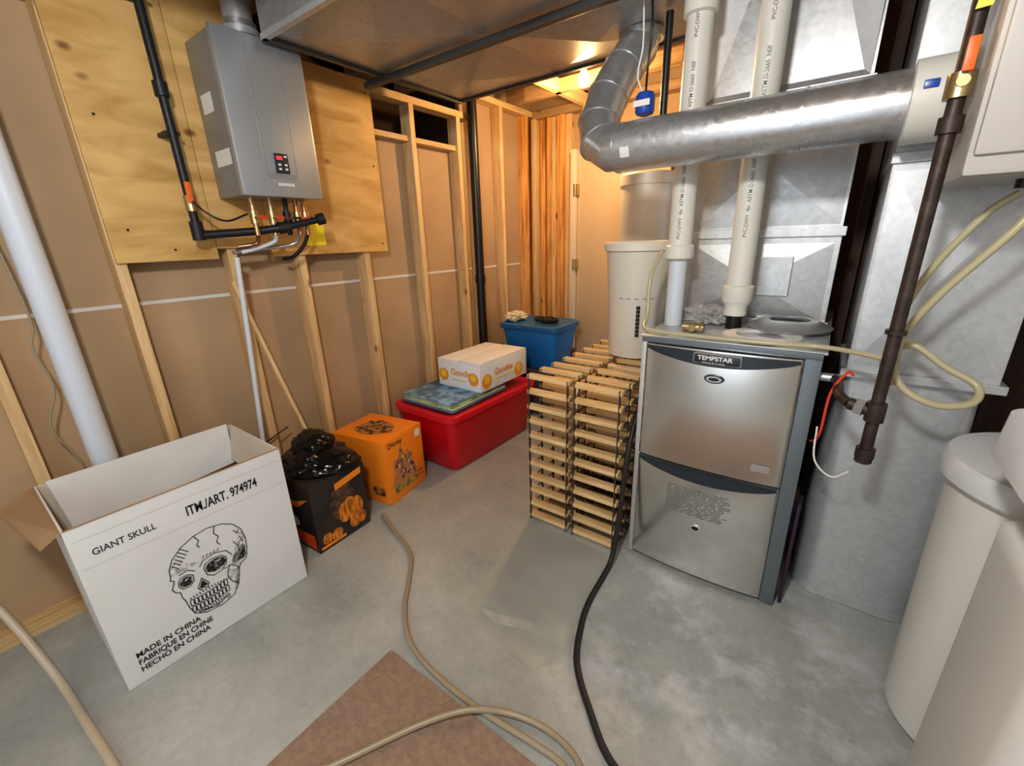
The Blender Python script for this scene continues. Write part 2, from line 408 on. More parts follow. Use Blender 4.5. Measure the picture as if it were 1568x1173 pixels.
b=ch('gas_line');b.tube([(-2.20,.76,2.66),(-2.20,.765,2.1),(-2.20,.77,1.5)],.016,IRONB,smooth=False)
b.cyl((-2.20,.765,1.98),(-2.20,.765,2.03),.024,IRONB);b.cyl((-2.2,.77,1.455),(-2.2,.77,1.53),.024,IRONB)
b.tube([(-2.20,.77,1.475),(-2.16,1.0,1.49),(-2.10,1.10,1.505)],.018,IRONB,smooth=False)
b.cyl((-2.115,1.07,1.50),(-2.10,1.12,1.508),.026,IRONB)
b.tube([(-2.10,1.10,1.505),(-2.06,1.25,1.54)],.015,IRONB,smooth=False);b.cyl((-2.065,1.24,1.537),(-2.055,1.27,1.545),.026,IRONB)
b.box(-2.182,-2.168,.755,.775,1.60,1.68,ORP,.004);b.cyl((-2.2,.77,1.57),(-2.2,.77,1.63),.022,BRASS,n=10)
for z in(2.3,1.85):b.box(-2.279,-2.19,.74,.79,z,z+.012,IRONB)
b.tube([(-2.18,.76,1.62),(-2.14,.80,1.56),(-2.12,.86,1.53),(-2.12,.95,1.56)],.004,BLACK)
fin(b,H)
b=B('heater_drain_pipe');b.tube([(-2.19,.895,1.38),(-2.2,.87,1.0),(-2.215,.835,.5),(-2.22,.82,.012)],.011,PVCW,smooth=False);b.done()
b=B('leaning_trim_stick');b.box(-.012,.012,-.008,.008,0,1.30,STUD,0,Matrix.Translation((-2.10,1.12,.005))@Matrix.Rotation(math.radians(-11),4,'X').inverted()@Matrix.Rotation(math.radians(-6.5),4,'Y'))
b.done()
b=B('pvc_vent_pipe');b.cyl((-2.24,.262,0.001),(-2.24,.262,2.44),.042,PVCW,n=32);b.done()
b=B('hanging_cable');b.tube([(-2.29,.14,2.43),(-2.285,.17,1.75),(-2.28,.20,1.46),(-2.275,.212,1.2),(-2.27,.19,1.1),(-2.275,.205,.95),(-2.28,.16,.8),(-2.28,.20,.62),(-2.27,.18,.3),(-2.25,.17,.006)],.004,HOSEB,n=8);b.done()
b=B('floor_cable');b.tube([(-2.25,.72,.005),(-2.24,.74,.40),(-2.26,.90,.46),(-2.285,1.0,.48)],.004,BLACK,n=8);b.done()
b=B('vent_stack_black');b.cyl((-2.25,2.655,0),(-2.25,2.655,2.39),.034,BLACK,n=24);b.cyl((-2.25,2.655,1.1),(-2.25,2.655,1.16),.040,BLACK,n=24);b.done()
# ---------------------------------------------------------------- big supply duct
D=empty('supply_duct',(-.9,1.6,2.3))
b=ch('trunk')
x0,x1,y0,y1,z0,z1=-1.98,-.60,1.08,2.23,2.2,2.435
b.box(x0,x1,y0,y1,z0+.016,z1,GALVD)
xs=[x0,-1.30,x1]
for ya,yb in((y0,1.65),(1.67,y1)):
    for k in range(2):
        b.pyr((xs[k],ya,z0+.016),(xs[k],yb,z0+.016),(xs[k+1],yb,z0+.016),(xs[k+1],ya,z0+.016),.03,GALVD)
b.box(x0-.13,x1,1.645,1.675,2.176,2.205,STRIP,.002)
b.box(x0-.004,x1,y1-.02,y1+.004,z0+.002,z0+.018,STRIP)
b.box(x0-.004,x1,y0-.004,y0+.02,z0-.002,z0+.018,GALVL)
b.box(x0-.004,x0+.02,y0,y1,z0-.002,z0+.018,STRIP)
fin(b,D,flat=True)
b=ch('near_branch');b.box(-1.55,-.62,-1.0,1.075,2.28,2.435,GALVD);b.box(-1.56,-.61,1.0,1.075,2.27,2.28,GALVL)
fin(b,D,flat=True)
V=empty('round_vent_duct',(-.5,1.72,1.735))
b=ch('elbow_and_run')
b.cyl((-.74,1.72,1.735),(.10,1.72,1.735),.084,GALVP,n=48)
EP=[(-.70,1.72,1.735),(-.765,1.72,1.735),(-.822,1.735,1.768),(-.850,1.775,1.845),(-.845,1.84,1.945),(-.822,1.93,2.06),(-.795,2.0,2.14),(-.79,2.02,2.196)]
b.tube(EP,.0795,GALVP,n=48,smooth=False)
for k in(2,3,4,5):
    p=Vector(EP[k]);d=(Vector(EP[k+1])-Vector(EP[k-1])).normalized();b.cyl(p-d*.003,p+d*.003,.0825,GALVP,n=48)
for p,d in(((-.735,1.72,1.735),(1,0,0)),((-.15,1.72,1.735),(1,0,0)),):
    p=Vector(p);d=Vector(d);b.cyl(p-d*.004,p+d*.004,.0865,GALVP,n=48)
b.cyl((-.79,2.02,2.17),(-.79,2.02,2.198),.088,GALVP,n=36)
fin(b,V,ang=14)
b=ch('white_collar');b.lathe((.085,1.72,1.735),[(.09,0),(.10,.003),(.10,.085),(.085,.09)],PVC,axis=(1,0,0));b.box(.105,.135,1.617,1.623,1.745,1.765,BLUEP,.004);fin(b,V)
b=ch('label')
q=[188,200,212]
for k in range(2):
    a0,a1=[math.radians(t) for t in(q[k],q[k+1])]
    b.poly([(-.70,1.72+.0848*math.cos(a0),1.735+.0848*math.sin(a0)),(-.665,1.72+.0848*math.cos(a0),1.735+.0848*math.sin(a0)),(-.665,1.72+.0848*math.cos(a1),1.735+.0848*math.sin(a1)),(-.70,1.72+.0848*math.cos(a1),1.735+.0848*math.sin(a1))],LABEL)
fin(b,V,recalc=False)
# ---------------------------------------------------------------- furnace
Fu=empty('furnace',(-.275,1.95,0))
b=ch('cabinet');b.box(-.575,.02,1.672,2.60,0.0,1.035,BLUEGREY,.004)
b.box(-.575,-.553,1.658,1.68,.01,1.035,GALVL,.003);b.box(-.028,.02,1.658,1.68,.01,1.035,BLUEGREY,.003)
b.box(-.575,.02,1.655,1.69,1.018,1.04,BLUEGREY,.003)
b.box(-.585,.03,1.665,2.60,1.035,1.043,GALVL,.002)
fin(b,Fu)
def yface(x,y=1.657):
    t=(x+.556)/.526
    return y-.022*max(0,math.sin(math.pi*t))**.6
def door(z0,z1,y):
    X0,X1=-.556,-.030;n=24
    top=[];bot=[]
    for k in range(n+1):
        x=X0+(X1-X0)*(1-math.cos(math.pi*k/n))/2
        top.append((x,yface(x,y),z1));bot.append((x,yface(x,y),z0))
    i=b.mi(STEEL)
    tv=[b.bm.verts.new(p) for p in top];bv=[b.bm.verts.new(p) for p in bot]
    for k in range(n):
        b.bm.faces.new((bv[k],bv[k+1],tv[k+1],tv[k])).material_index=i
    tb=[b.bm.verts.new((p[0],1.675,p[2])) for p in top];bb=[b.bm.verts.new((p[0],1.675,p[2])) for p in bot]
    for k in range(n):
        b.bm.faces.new((tv[k],tv[k+1],tb[k+1],tb[k])).material_index=i
        b.bm.faces.new((bb[k],bb[k+1],bv[k+1],bv[k])).material_index=i
    b.bm.faces.new((tv[0],tb[0],bb[0],bv[0])).material_index=i
    b.bm.faces.new((bv[n],bb[n],tb[n],tv[n])).material_index=i
def arc(z1,drop,m,lift=.003):
    n=24;i=b.mi(m);T=[];Q=[]
    for k in range(n+1):
        t=k/n;x=-.550+.514*t
        T.append(b.bm.verts.new((x,yface(x)-lift,z1)));Q.append(b.bm.verts.new((x,yface(x)-lift,z1-.010-drop*math.sin(math.pi*t)**.8)))
    for k in range(n):b.bm.faces.new((Q[k],Q[k+1],T[k+1],T[k])).material_index=i
b=ch('upper_door');door(.533,1.015,1.657);arc(1.008,.042,NAVY);fin(b,Fu,ang=50)
b=ch('lower_door');door(.025,.522,1.657);arc(.519,.042,NAVY);fin(b,Fu,ang=50)
b=ch('badges')
def oval(cx,cz,rx,rz,y0,y1,m):
    i=b.mi(m);n=24
    A=[b.bm.verts.new((cx+rx*math.cos(2*math.pi*k/n),y0,cz+rz*math.sin(2*math.pi*k/n))) for k in range(n)]
    C=[b.bm.verts.new((cx+rx*.9*math.cos(2*math.pi*k/n),y1,cz+rz*.9*math.sin(2*math.pi*k/n))) for k in range(n)]
    b._bridge(A,C,i);b.bm.faces.new(C).material_index=i
b.box(-.370,-.205,1.622,1.64,.966,1.008,LABELG,.010);b.box(-.366,-.209,1.620,1.64,.969,1.005,NAVY,.009)
oval(-.29,.912,.036,.018,1.637,1.628,NAVY);oval(-.29,.912,.028,.012,1.629,1.6265,GALVL);oval(-.29,.912,.02,.007,1.628,1.6255,BLACK)
oval(-.29,.262,.022,.014,1.637,1.628,GALVL);oval(-.29,.262,.015,.009,1.629,1.6265,BLACK)
fin(b,Fu)
for w,z,s,xx in(('TEMPSTAR',.984,.022,-.352),('Heating & Cooling',.972,.009,-.335)):
    adopt(text('badge_text',w,(xx,1.6190,z),s,None,LABEL,ax='Y',bold=.0006 if s>.01 else 0,sx=1.12),Fu)
b=ch('door_print')
def strip(c0,c1,z,hh,m):
    xs_=[c0+(c1-c0)*k/4 for k in range(5)]
    for k in range(4):
        a,c=xs_[k],xs_[k+1]
        b.poly([(a,yface(a)-.0022,z),(c,yface(c)-.0022,z),(c,yface(c)-.0022,z+hh),(a,yface(a)-.0022,z+hh)],m)
for r in range(15):
    z=.430-r*.0085
    x=-.42
    while x<-.20:
        w_=random.uniform(.015,.05);strip(x,min(x+w_,-.17),z,.0032,LABELM);x+=w_+.006
strip(-.13,-.07,.58,.03,LABELM)
fin(b,Fu,recalc=False,flat=True)
b=ch('coil_cabinet');b.box(-.56,.005,2.16,2.60,1.043,1.42,GALV,.002)
b.pyr((-.54,2.159,1.06),(-.015,2.159,1.06),(-.015,2.159,1.37),(-.54,2.159,1.37),.022,GALV)
b.box(-.57,.015,2.145,2.165,1.395,1.43,GALVL,.002);b.box(-.28,-.14,2.130,2.16,1.16,1.32,GALV,.002)
b.box(-.57,.015,2.13,2.165,1.043,1.06,GALVL,.002)
fin(b,Fu,flat=True)
b=ch('plenum');b.box(-.56,.0,2.165,2.60,1.43,2.44,GALV)
b.pyr((-.55,2.164,1.44),(-.01,2.164,1.44),(-.01,2.164,1.90),(-.55,2.164,1.90),.022,GALV)
b.box(-.57,.01,2.14,2.17,1.90,1.925,GALV,.002)
b.pyr((-.55,2.16,1.93),(-.01,2.16,1.93),(-.01,2.10,2.40),(-.55,2.10,2.40),-.10,GALV_LIT,GALV)  # alternate facets painted lighter, as if the folds caught light
b.box(-.56,.0,2.09,2.2,2.40,2.44,GALV)
fin(b,Fu,flat=True)
b=B('furnace_filter_box');b.box(.034,.046,1.70,1.78,.0,.46,M('filter_box_purple',(.045,.02,.06),.6),.002);b.done()
for nm,x,y,seq in(('intake_pvc_pipe',-.535,1.92,[(.036,1.044,1.325,PVCW)]),('exhaust_pvc_pipe',-.30,1.95,[(.03,1.044,1.10,BLACK)])):
    b=B(nm)
    for r,a,c,m in seq:b.cyl((x,y,a),(x,y,c),r,m,n=24)
    if x<-.4:
        b.lathe((x,y,0),[(.040,1.315),(.056,1.325),(.056,1.372),(.05,1.378)],PVC);b.cyl((x,y,1.37),(x,y,2.44),.046,PVC,n=32)
        b.lathe((x,y,0),[(.047,2.155),(.058,2.16),(.058,2.26),(.047,2.265)],PVC)
    else:
        b.lathe((x,y,0),[(.030,1.095),(.042,1.10),(.042,1.135),(.05,1.15),(.057,1.16),(.057,1.215),(.048,1.22)],PVC);b.cyl((x,y,1.21),(x,y,2.44),.046,PVC,n=32)
    o=b.done()
    for k in range(3):
        t=text('pipe_print','PVC-DWV  4in  ASTM D-2665  NSF',(0,0,0),.018,None,LABELG,ax='Y',bold=.0003)
        t.matrix_world=Matrix.Translation((x+.010,y-.0468,1.40+k*.34))@Matrix(((0,-1,0,0),(0,0,-1,0),(1,0,0,0),(0,0,0,1)))
        t.parent=o
b=B('metal_ring');b.lathe((-.11,2.0,1.058),[(.145,0),(.147,.004),(.10,.028),(.07,.030),(.07,.024),(.10,.020),(.145,0)],GALV,n=48,cap=False);b.done()
b=B('white_ring');b.lathe((-.18,1.815,1.044),[(.13,0),(.13,.010),(.085,.012),(.085,0),(.13,0)],LABEL,n=48,cap=False);b.done()
b=B('clear_plastic_bag');b.lump((-.43,2.02,1.075),(.09,.06,.04),M('clear_plastic',(.75,.76,.76),.15,trans=.6),.4,2.5,4,4,.25);b.done()
b=B('brass_fitting');b.cyl((-.46,1.80,1.064),(-.38,1.80,1.064),.018,BRASS,n=12);b.cyl((-.42,1.77,1.064),(-.42,1.83,1.064),.014,BRASS,n=12);b.cyl((-.395,1.80,1.067),(-.385,1.80,1.067),.022,BRASS,n=6);b.done()
b=B('condensate_tube');b.tube([(-.60,1.90,1.36),(-.62,1.84,1.25),(-.61,1.80,1.10),(-.59,1.72,1.058),(-.50,1.69,1.055),(-.3,1.675,1.055),(-.12,1.675,1.056),(0.0,1.69,1.057),(.1,1.64,1.06),(.19,1.575,1.06)],.008,HOSEY);b.done()
b=B('vinyl_drain_loop');b.tube([(.36,1.60,1.49),(.34,1.58,1.42),(.24,1.60,1.25),(.19,1.62,1.12),(.20,1.60,1.0),(.28,1.58,.95),(.36,1.60,.96),(.37,1.64,1.0),(.30,1.66,1.04),(.22,1.68,1.09),(.17,1.70,1.03),(.2,1.66,.97)],.010,HOSEY)
b.tube([(.33,1.62,1.49),(.28,1.62,1.44),(.21,1.64,1.3),(.17,1.66,1.15)],.009,HOSEY);b.done()
b=B('blue_humidity_sensor');b.lathe((-.66,1.76,1.85),[(.012,-.015),(.03,-.008),(.034,.0),(.034,.05),(.028,.06),(.01,.065)],BLUEP,n=28);b.tube([(-.66,1.76,1.91),(-.665,1.78,2.0),(-.65,1.76,2.1),(-.66,1.77,2.2)],.004,BLACK,n=8);b.tube([(-.67,1.76,1.91),(-.69,1.75,1.97),(-.68,1.76,2.06),(-.69,1.77,2.2)],.003,LABEL,n=8)
b.box(-.69,-.63,1.722,1.727,1.862,1.882,LABEL);b.done()
b=B('black_riser_tube');b.cyl((-.645,1.92,1.80),(-.645,1.92,2.2),.014,BLACK,n=16);b.done()
# ---------------------------------------------------------------- return duct
Rd=empty('return_air_duct',(.28,2.05,0))
b=ch('boot')
b.rr([(0.002,.20,.20,.09),(.30,.20,.20,.09),(.62,.19,.19,.07),(.93,.175,.18,.03),(.95,.175,.18,.02)],GALVL,cx=.262,cy=2.03)
fin(b,Rd,ang=60)
b=ch('drop');b.box(.09,.46,1.835,2.22,.955,2.43,GALVL,.004)
b.box(.075,.475,1.815,2.235,.935,.962,GALVL,.002)
b.box(.085,.465,1.825,2.225,1.60,1.63,GALVL,.002)
b.pyr((.10,1.834,.98),(.45,1.834,.98),(.45,1.834,1.58),(.10,1.834,1.58),.015,GALVL)
fin(b,Rd,flat=True)
# ---------------------------------------------------------------- gas pipe at furnace
b=B('furnace_gas_pipe')
b.cyl((.16,1.50,.80),(.16,1.50,2.43),.0155,IRON,n=20)
for z,h in((.785,.03),(.90,.055),(1.15,.012),(1.62,.035)):b.cyl((.16,1.5,z),(.16,1.5,z+h),.023,IRON,n=20)
b.cyl((.16,1.5,.77),(.16,1.5,.80),.021,IRON,n=8)
b.cyl((.16,1.5,.927),(.10,1.52,.935),.018,IRON,n=16);b.cyl((.135,1.508,.93),(.115,1.514,.933),.025,GALVP,n=6)
b.tube([(.10,1.52,.935),(.075,1.56,.945),(.07,1.65,.95),(.062,1.72,.95)],.014,IRON,n=14)
b.cyl((.075,1.72,.95),(.021,1.72,.95),.015,GALVP,n=14)
b.cyl((.16,1.5,1.69),(.16,1.5,1.74),.026,BRASS,n=10);b.cyl((.16,1.5,1.72),(.16,1.47,1.72),.012,BRASS,n=10)
b.box(.152,.172,1.462,1.472,1.735,1.80,ORP,.004,None)
b.poly([(.15,1.475,1.85),(.175,1.47,1.85),(.195,1.47,1.93),(.16,1.475,1.95)],YEL)
b.done()
b=B('thermostat_wire');b.tube([(.10,1.60,1.0),(.085,1.615,1.0),(.055,1.61,.93),(.05,1.60,.80),(.04,1.66,.74),(.03,1.70,.72)],.004,REDP,n=8);b.tube([(.04,1.64,.80),(.05,1.60,.70),(.10,1.58,.66),(.14,1.56,.70)],.003,LABEL,n=8);b.done()
# ---------------------------------------------------------------- HRV
Hv=empty('heat_recovery_ventilator',(.5,1.6,1.8))
b=ch('cabinet');b.box(.19,.85,1.42,1.80,1.52,2.20,HRV,.012)
b.box(.20,.84,1.408,1.425,1.56,2.18,HRV,.008)
b.box(.30,.42,1.404,1.409,1.80,1.84,LABELG)
b.box(.24,.40,1.404,1.409,2.02,2.08,LABEL)
b.cyl((.36,1.60,1.50),(.36,1.60,1.53),.016,BLACK,n=14);b.cyl((.33,1.62,1.50),(.33,1.62,1.53),.014,BLACK,n=14)
for x in(.25,.8):b.box(x,x+.015,1.70,1.71,2.2,2.45,GALVL)
fin(b,Hv)
# ---------------------------------------------------------------- softener
S=empty('brine_tank',(.54,1.47,0))
b=ch('tank');b.lathe((.555,1.475,0),[(.19,0.002),(.205,.02),(.213,.40),(.220,.80),(.220,.82)],SOFT,n=56);fin(b,S)
b=ch('lid');b.lathe((.555,1.475,0),[(.234,.80),(.242,.81),(.242,.85),(.232,.865),(.12,.878),(.001,.88)],SOFTL,n=56);fin(b,S)
S2=empty('water_softener',(.55,1.03,0))
b=ch('cabinet');b.rr([(0.002,.18,.18,.05),(.04,.185,.185,.05),(.80,.185,.185,.05),(.835,.185,.185,.05),(.85,.17,.17,.05)],SOFT,cx=.545,cy=1.03);fin(b,S2,ang=50)
b=ch('control_head');b.rr([(.848,.11,.11,.04,.05,0),(.98,.12,.12,.04,.05,0)],SOFTL,cx=.495,cy=1.06)
b.rr([(.975,.16,.14,.05),(.99,.185,.155,.06),(1.08,.18,.15,.06),(1.11,.14,.11,.06)],SOFTL,cx=.495,cy=1.06)
fin(b,S2,ang=50)
# ---------------------------------------------------------------- wine rack
b=B('wooden_bottle_rack')
X0,X1,Y0,Y1=-1.108,-.628,1.61,2.42
xm=(X0+X1)/2;rows=11;ys=[Y0+k*.115 for k in range(8)]
STRAP=M('rack_strap_dark',(.10,.09,.08),.5,.4)
for r in range(rows):
    z=.02+r*(.775/(rows-1))
    for k,y in enumerate(ys):
        for(a,c)in((X0,xm-.012),(xm+.012,X1)):
            j=random.uniform(-.003,.003)
            b.box(a,c,y,y+.040,z-.010+j,z+.010+j,SLAT,.002)
    for x in(X0+.01,xm-.018,xm+.018,X1-.01):
        b.box(x-.003,x+.003,Y0+.02,Y1,z-.015,z-.011,STRAP)
for x in(X0+.01,xm-.018,xm+.018,X1-.01):
    for y in ys:
        b.box(x-.0025,x+.0025,y-.003,y+.010,.0,.805,STRAP)
b.done()
C=empty('white_storage_pail',(-.80,2.22,.806))
b=ch('pail');b.lathe((-.815,2.235,.0),[(.12,.808),(.137,.812),(.168,1.36)],M('pail_plastic',(.70,.68,.61),.4),n=48);fin(b,C)
b=ch('pail_lid');b.lathe((-.815,2.235,0),[(.171,1.345),(.182,1.35),(.182,1.385),(.176,1.392),(.15,1.392),(.145,1.386),(.001,1.386)],M('pail_lid_mat',(.76,.74,.67),.4),n=48);fin(b,C)
b=ch('level_scale')
for k in range(8):
    z=.93+k*.02
    r=.1475+ (z-.94)*.055+.006
    a=math.radians(-68)
    c=Vector((-.815+r*math.cos(a),2.235+r*math.sin(a),z));t=Vector((-math.sin(a),math.cos(a),0))*.009
    b.poly([c-t,c+t,c+t+Vector((0,0,.016)),c-t+Vector((0,0,.016))],INK)
for k in range(5):
    z=1.12
    a=math.radians(-100+k*14);r=.160
    c=Vector((-.815+r*math.cos(a),2.235+r*math.sin(a),z));t=Vector((-math.sin(a),math.cos(a),0))*.008
    b.poly([c-t,c+t,c+t+Vector((0,0,.004)),c-t+Vector((0,0,.004))],LABELG)
fin(b,C,recalc=False)
b=B('white_pressure_tank');b.lathe((-1.0,2.80,0),[(.15,0.002),(.16,.03),(.16,1.70),(.168,1.705),(.168,1.76),(.16,1.77),(.001,1.775)],M('tank_enamel',(.76,.73,.67),.4),n=40);b.done()
# ---------------------------------------------------------------- red tote
Rt=empty('red_storage_tote',(-1.98,2.15,0))
cx,cy=-1.985,2.15
b=ch('tub');b.rr([(0.002,.225,.40,.05),(.015,.235,.415,.06),(.37,.265,.450,.07)],RED,cx=cx,cy=cy,rot=math.radians(-1))
fin(b,Rt,ang=60)
b=ch('lid');b.rr([(.355,.278,.463,.07),(.36,.284,.470,.075),(.395,.284,.470,.075),(.402,.276,.462,.07),(.402,.25,.43,.06),(.398,.245,.425,.06)],REDL,cx=cx,cy=cy,rot=math.radians(-1))
fin(b,Rt,ang=50)
b=B('folded_mats')
cols=[(.10,.20,.30),(.62,.66,.48),(.20,.32,.15),(.70,.66,.50),(.12,.22,.34)]
for k,c in enumerate(cols):
    hx=.235-.004*k+random.uniform(-.006,.006);hy=.28+random.uniform(-.01,.01)
    z=.404+k*.0125
    b.rr([(z,hx-.004,hy-.004,.02),(z+.003,hx,hy,.022),(z+.009,hx,hy,.022),(z+.012,hx-.004,hy-.004,.02)],M('mat_%d'%k,c,.85,col2=tuple(min(1,x*1.9+.05) for x in c) if k in(2,4) else None,scale=14,contrast=(.45,.55)),cx=-1.995+random.uniform(-.006,.006),cy=2.03)
b.done(ang=60)
Sb=empty('white_snack_carton',(-1.925,2.26,.468))
b=ch('carton');T=rotT(-1.93,2.265,0)
b.box(-.19,.19,-.265,.265,.468,.655,CARDSN,.003,T)
b.box(-.192,-.02,-.264,.264,.655,.66,CARDSN,.001,T);b.box(-.005,.188,-.262,.262,.656,.663,CARDSN,.001,T)
fin(b,Sb)
ORB=M('carton_orange',(.85,.33,.05),.6);YB=M('carton_yellow',(.85,.62,.08),.6)
b=ch('carton_print')
for yy in(-.2,.16):
    b.lathe((-1.739,2.265+yy,.53),[(.05,0),(.05,.0012)],ORB,n=20,axis=(1,0,0));b.lathe((-1.739,2.265+yy,.54),[(.03,0),(.03,.0022)],YB,n=16,axis=(1,0,0))
for xx in(-.14,.13):
    b.lathe((-1.93+xx,1.9995,.55),[(.045,0),(.045,.0012)],ORB,n=20,axis=(0,-1,0));b.lathe((-1.93+xx,1.9995,.56),[(.025,0),(.025,.0022)],YB,n=16,axis=(0,-1,0))
b.box(-1.7398,-1.7386,2.15,2.38,.52,.53,YB)
b.box(-2.0,-1.86,1.9985,1.9995,.52,.528,YB)
fin(b,Sb)
for nm,loc,ax in(('carton_text',(-1.738,2.15,.555),'X'),('carton_text',(-2.0,1.998,.56),'Y')):
    adopt(text(nm,'Goodies',loc,.06,None,ORB,ax=ax,bold=.0015),Sb)
b=B('grey_storage_bin');b.rr([(0.002,.22,.17,.04),(.36,.25,.2,.05),(.36,.262,.212,.05),(.395,.262,.212,.05),(.40,.25,.2,.05)],M('bin_grey',(.10,.10,.11),.5),cx=-1.92,cy=3.0);b.done(ang=50)
Bt=empty('blue_storage_tote',(-1.92,3.0,.402))
b=ch('tub');b.rr([(.402,.21,.15,.04),(.41,.22,.16,.05),(.73,.26,.20,.06)],BLUE,cx=-1.92,cy=3.0);fin(b,Bt,ang=60)
b=ch('lid');b.rr([(.72,.272,.215,.06),(.725,.278,.22,.06),(.760,.278,.22,.06),(.767,.268,.21,.06),(.767,.25,.19,.05),(.762,.245,.185,.05)],BLUEL,cx=-1.92,cy=3.0);fin(b,Bt,ang=50)
b=B('black_gloves');b.lump((-1.81,2.98,.785),(.07,.05,.025),BLACKR,.4,3,2);b.lump((-1.93,3.03,.78),(.05,.04,.018),BLACKR,.4,3,9);b.done()
b=B('insulation_scrap');b.lump((-2.12,2.95,.80),(.06,.09,.035),M('insulation',(.70,.65,.50),.9),.6,4,3,4,.2);b.done()
# ---------------------------------------------------------------- orange box
Ob=empty('orange_halloween_box',(-2.03,1.38,0))
T=rotT(-2.035,1.385,10)
b=ch('carton');b.box(-.195,.195,-.16,.16,.002,.39,ORANGE,.003,T);b.box(-.193,.193,-.004,.004,.39,.3915,M('tape_clear',(.55,.30,.10),.3),0,T);fin(b,Ob)
b=ch('print')
DK=M('print_dark_brown',(.10,.04,.03),.6,col2=(.45,.22,.05),scale=30,contrast=(.48,.56));PU=M('print_purple',(.10,.04,.11),.6,col2=(.50,.24,.10),scale=32,contrast=(.5,.6));GR=M('print_green',(.10,.14,.04),.6,col2=(.5,.3,.06),scale=35,contrast=(.5,.6))
def onX(pts,m,d=.0012):
    b.poly([T@Vector((.195+d,y,z)) for y,z in pts],m)
def onY(pts,m,d=.0012):
    b.poly([T@Vector((x,-.16-d,z)) for x,z in pts],m)
onX([(-.12,.07),(.06,.07),(.085,.12),(.065,.17),(.05,.22),(.06,.25),(.03,.25),(.02,.29),(.0,.25),(-.02,.27),(-.035,.34),(-.055,.28),(-.07,.25),(-.10,.26),(-.11,.21),(-.10,.17),(-.13,.12)],PU)
onX([(-.12,.05),(.08,.05),(.08,.10),(-.11,.11)],GR,.0018)
for yy,zz in((-.07,.20),(-.03,.24),(.01,.19),(-.04,.15),(.03,.14)):onX([(yy,zz),(yy+.012,zz),(yy+.012,zz+.022),(yy,zz+.022)],YB,.0022)
onX([(.095,.32),(.14,.32),(.14,.365),(.095,.365)],LABEL)
onY([(-.14,.12),(.0,.10),(.02,.24),(-.02,.27),(-.05,.32),(-.08,.27),(-.13,.26)],DK)
onY([(-.15,.08),(.03,.08),(.02,.13),(-.14,.14)],GR,.0018)
onY([(.07,.05),(.16,.05),(.16,.10),(.07,.10)],DK)
b.poly([T@Vector((x,y,.3925)) for x,y in((-.12,-.07),(-.02,-.11),(.05,-.09),(.13,-.02),(.08,.06),(-.03,.09),(-.10,.06))],DK)
fin(b,Ob,recalc=False)
for i,(w,s,y,z) in enumerate((('Disney',.044,-.14,.345),('castle',.02,.085,.09),('Try me',.018,.085,.06))):
    o=text('title',w,(0,0,0),s,None,INK);o.matrix_world=T@Matrix.Translation((.1975,y,z))@Matrix(((0,0,1,0),(1,0,0,0),(0,1,0,0),(0,0,0,1)));adopt(o,Ob)
# ---------------------------------------------------------------- dark pumpkin box
Db=empty('dark_pumpkin_box',(-1.97,.945,0))
T=rotT(-1.965,.945,3)
DB=M('box_print_black',(.022,.02,.022),.4,col2=(.05,.035,.03),scale=8)
PUM=M('print_pumpkin',(.80,.27,.03),.5,var=.6,scale=22,stretch=(1,4,1),contrast=(.42,.58))
b=ch('carton');b.box(-.175,.175,-.15,.15,.002,.37,DB,.003,T);fin(b,Db)
b=ch('print')
def ell(cx,cz,rx,rz,m,d,plane):
    pts=[(cx+rx*math.cos(a*math.pi/10),cz+rz*math.sin(a*math.pi/10)) for a in range(20)]
    if plane=='X':b.poly([T@Vector((.175+d,y,z)) for y,z in pts],m)
    else:b.poly([T@Vector((x,-.15-d,z)) for x,z in pts],m)
BW=M('print_brown2',(.16,.08,.05),.6,col2=(.03,.02,.02),scale=30)
ell(.01,.21,.075,.10,BW,.001,'X')
for(cy_,cz,rx,rz,d)in((.045,.15,.04,.065,.0012),(.085,.145,.035,.055,.0016),(.01,.145,.033,.055,.002),(.10,.07,.03,.035,.0024),(.06,.065,.032,.035,.0028),(-.10,.06,.028,.03,.0012),(-.045,.055,.032,.032,.0022)):
    ell(cy_,cz,rx,rz,PUM,d,'X')
b.poly([T@Vector((.1772,y,z)) for y,z in((-.02,.285),(.135,.31),(.135,.345),(-.02,.32))],ORANGE)
b.poly([T@Vector((.1766,y,z)) for y,z in((-.14,.015),(.0,.015),(.0,.03),(-.14,.03))],ORANGE)
b.poly([T@Vector((x,-.1515,z)) for x,z in((-.15,.20),(.06,.23),(.16,.30),(.05,.26),(-.14,.24))],ORANGE)
b.poly([T@Vector((x,-.1515,z)) for x,z in((-.15,.02),(.16,.02),(.16,.10),(-.15,.08))],M('print_red_orange',(.75,.10,.02),.5))
ell(.0,.14,.05,.03,LABEL,.0018,'Y')
fin(b,Db,recalc=False)
b=B('black_plastic_bag');BG=M('bag_black',(.008,.008,.009),.2)
b.lump((-1.95,.96,.412),(.165,.14,.05),BG,.25,1.2,5,4,.12);b.lump((-1.99,.97,.47),(.10,.085,.06),BG,.28,1.3,8,4,.15);b.lump((-1.83,1.00,.403),(.075,.10,.035),BG,.25,1.3,11,4,.14);b.lump((-1.90,.88,.435),(.06,.06,.045),BG,.28,1.5,15,4,.15)
b.done(ang=60)
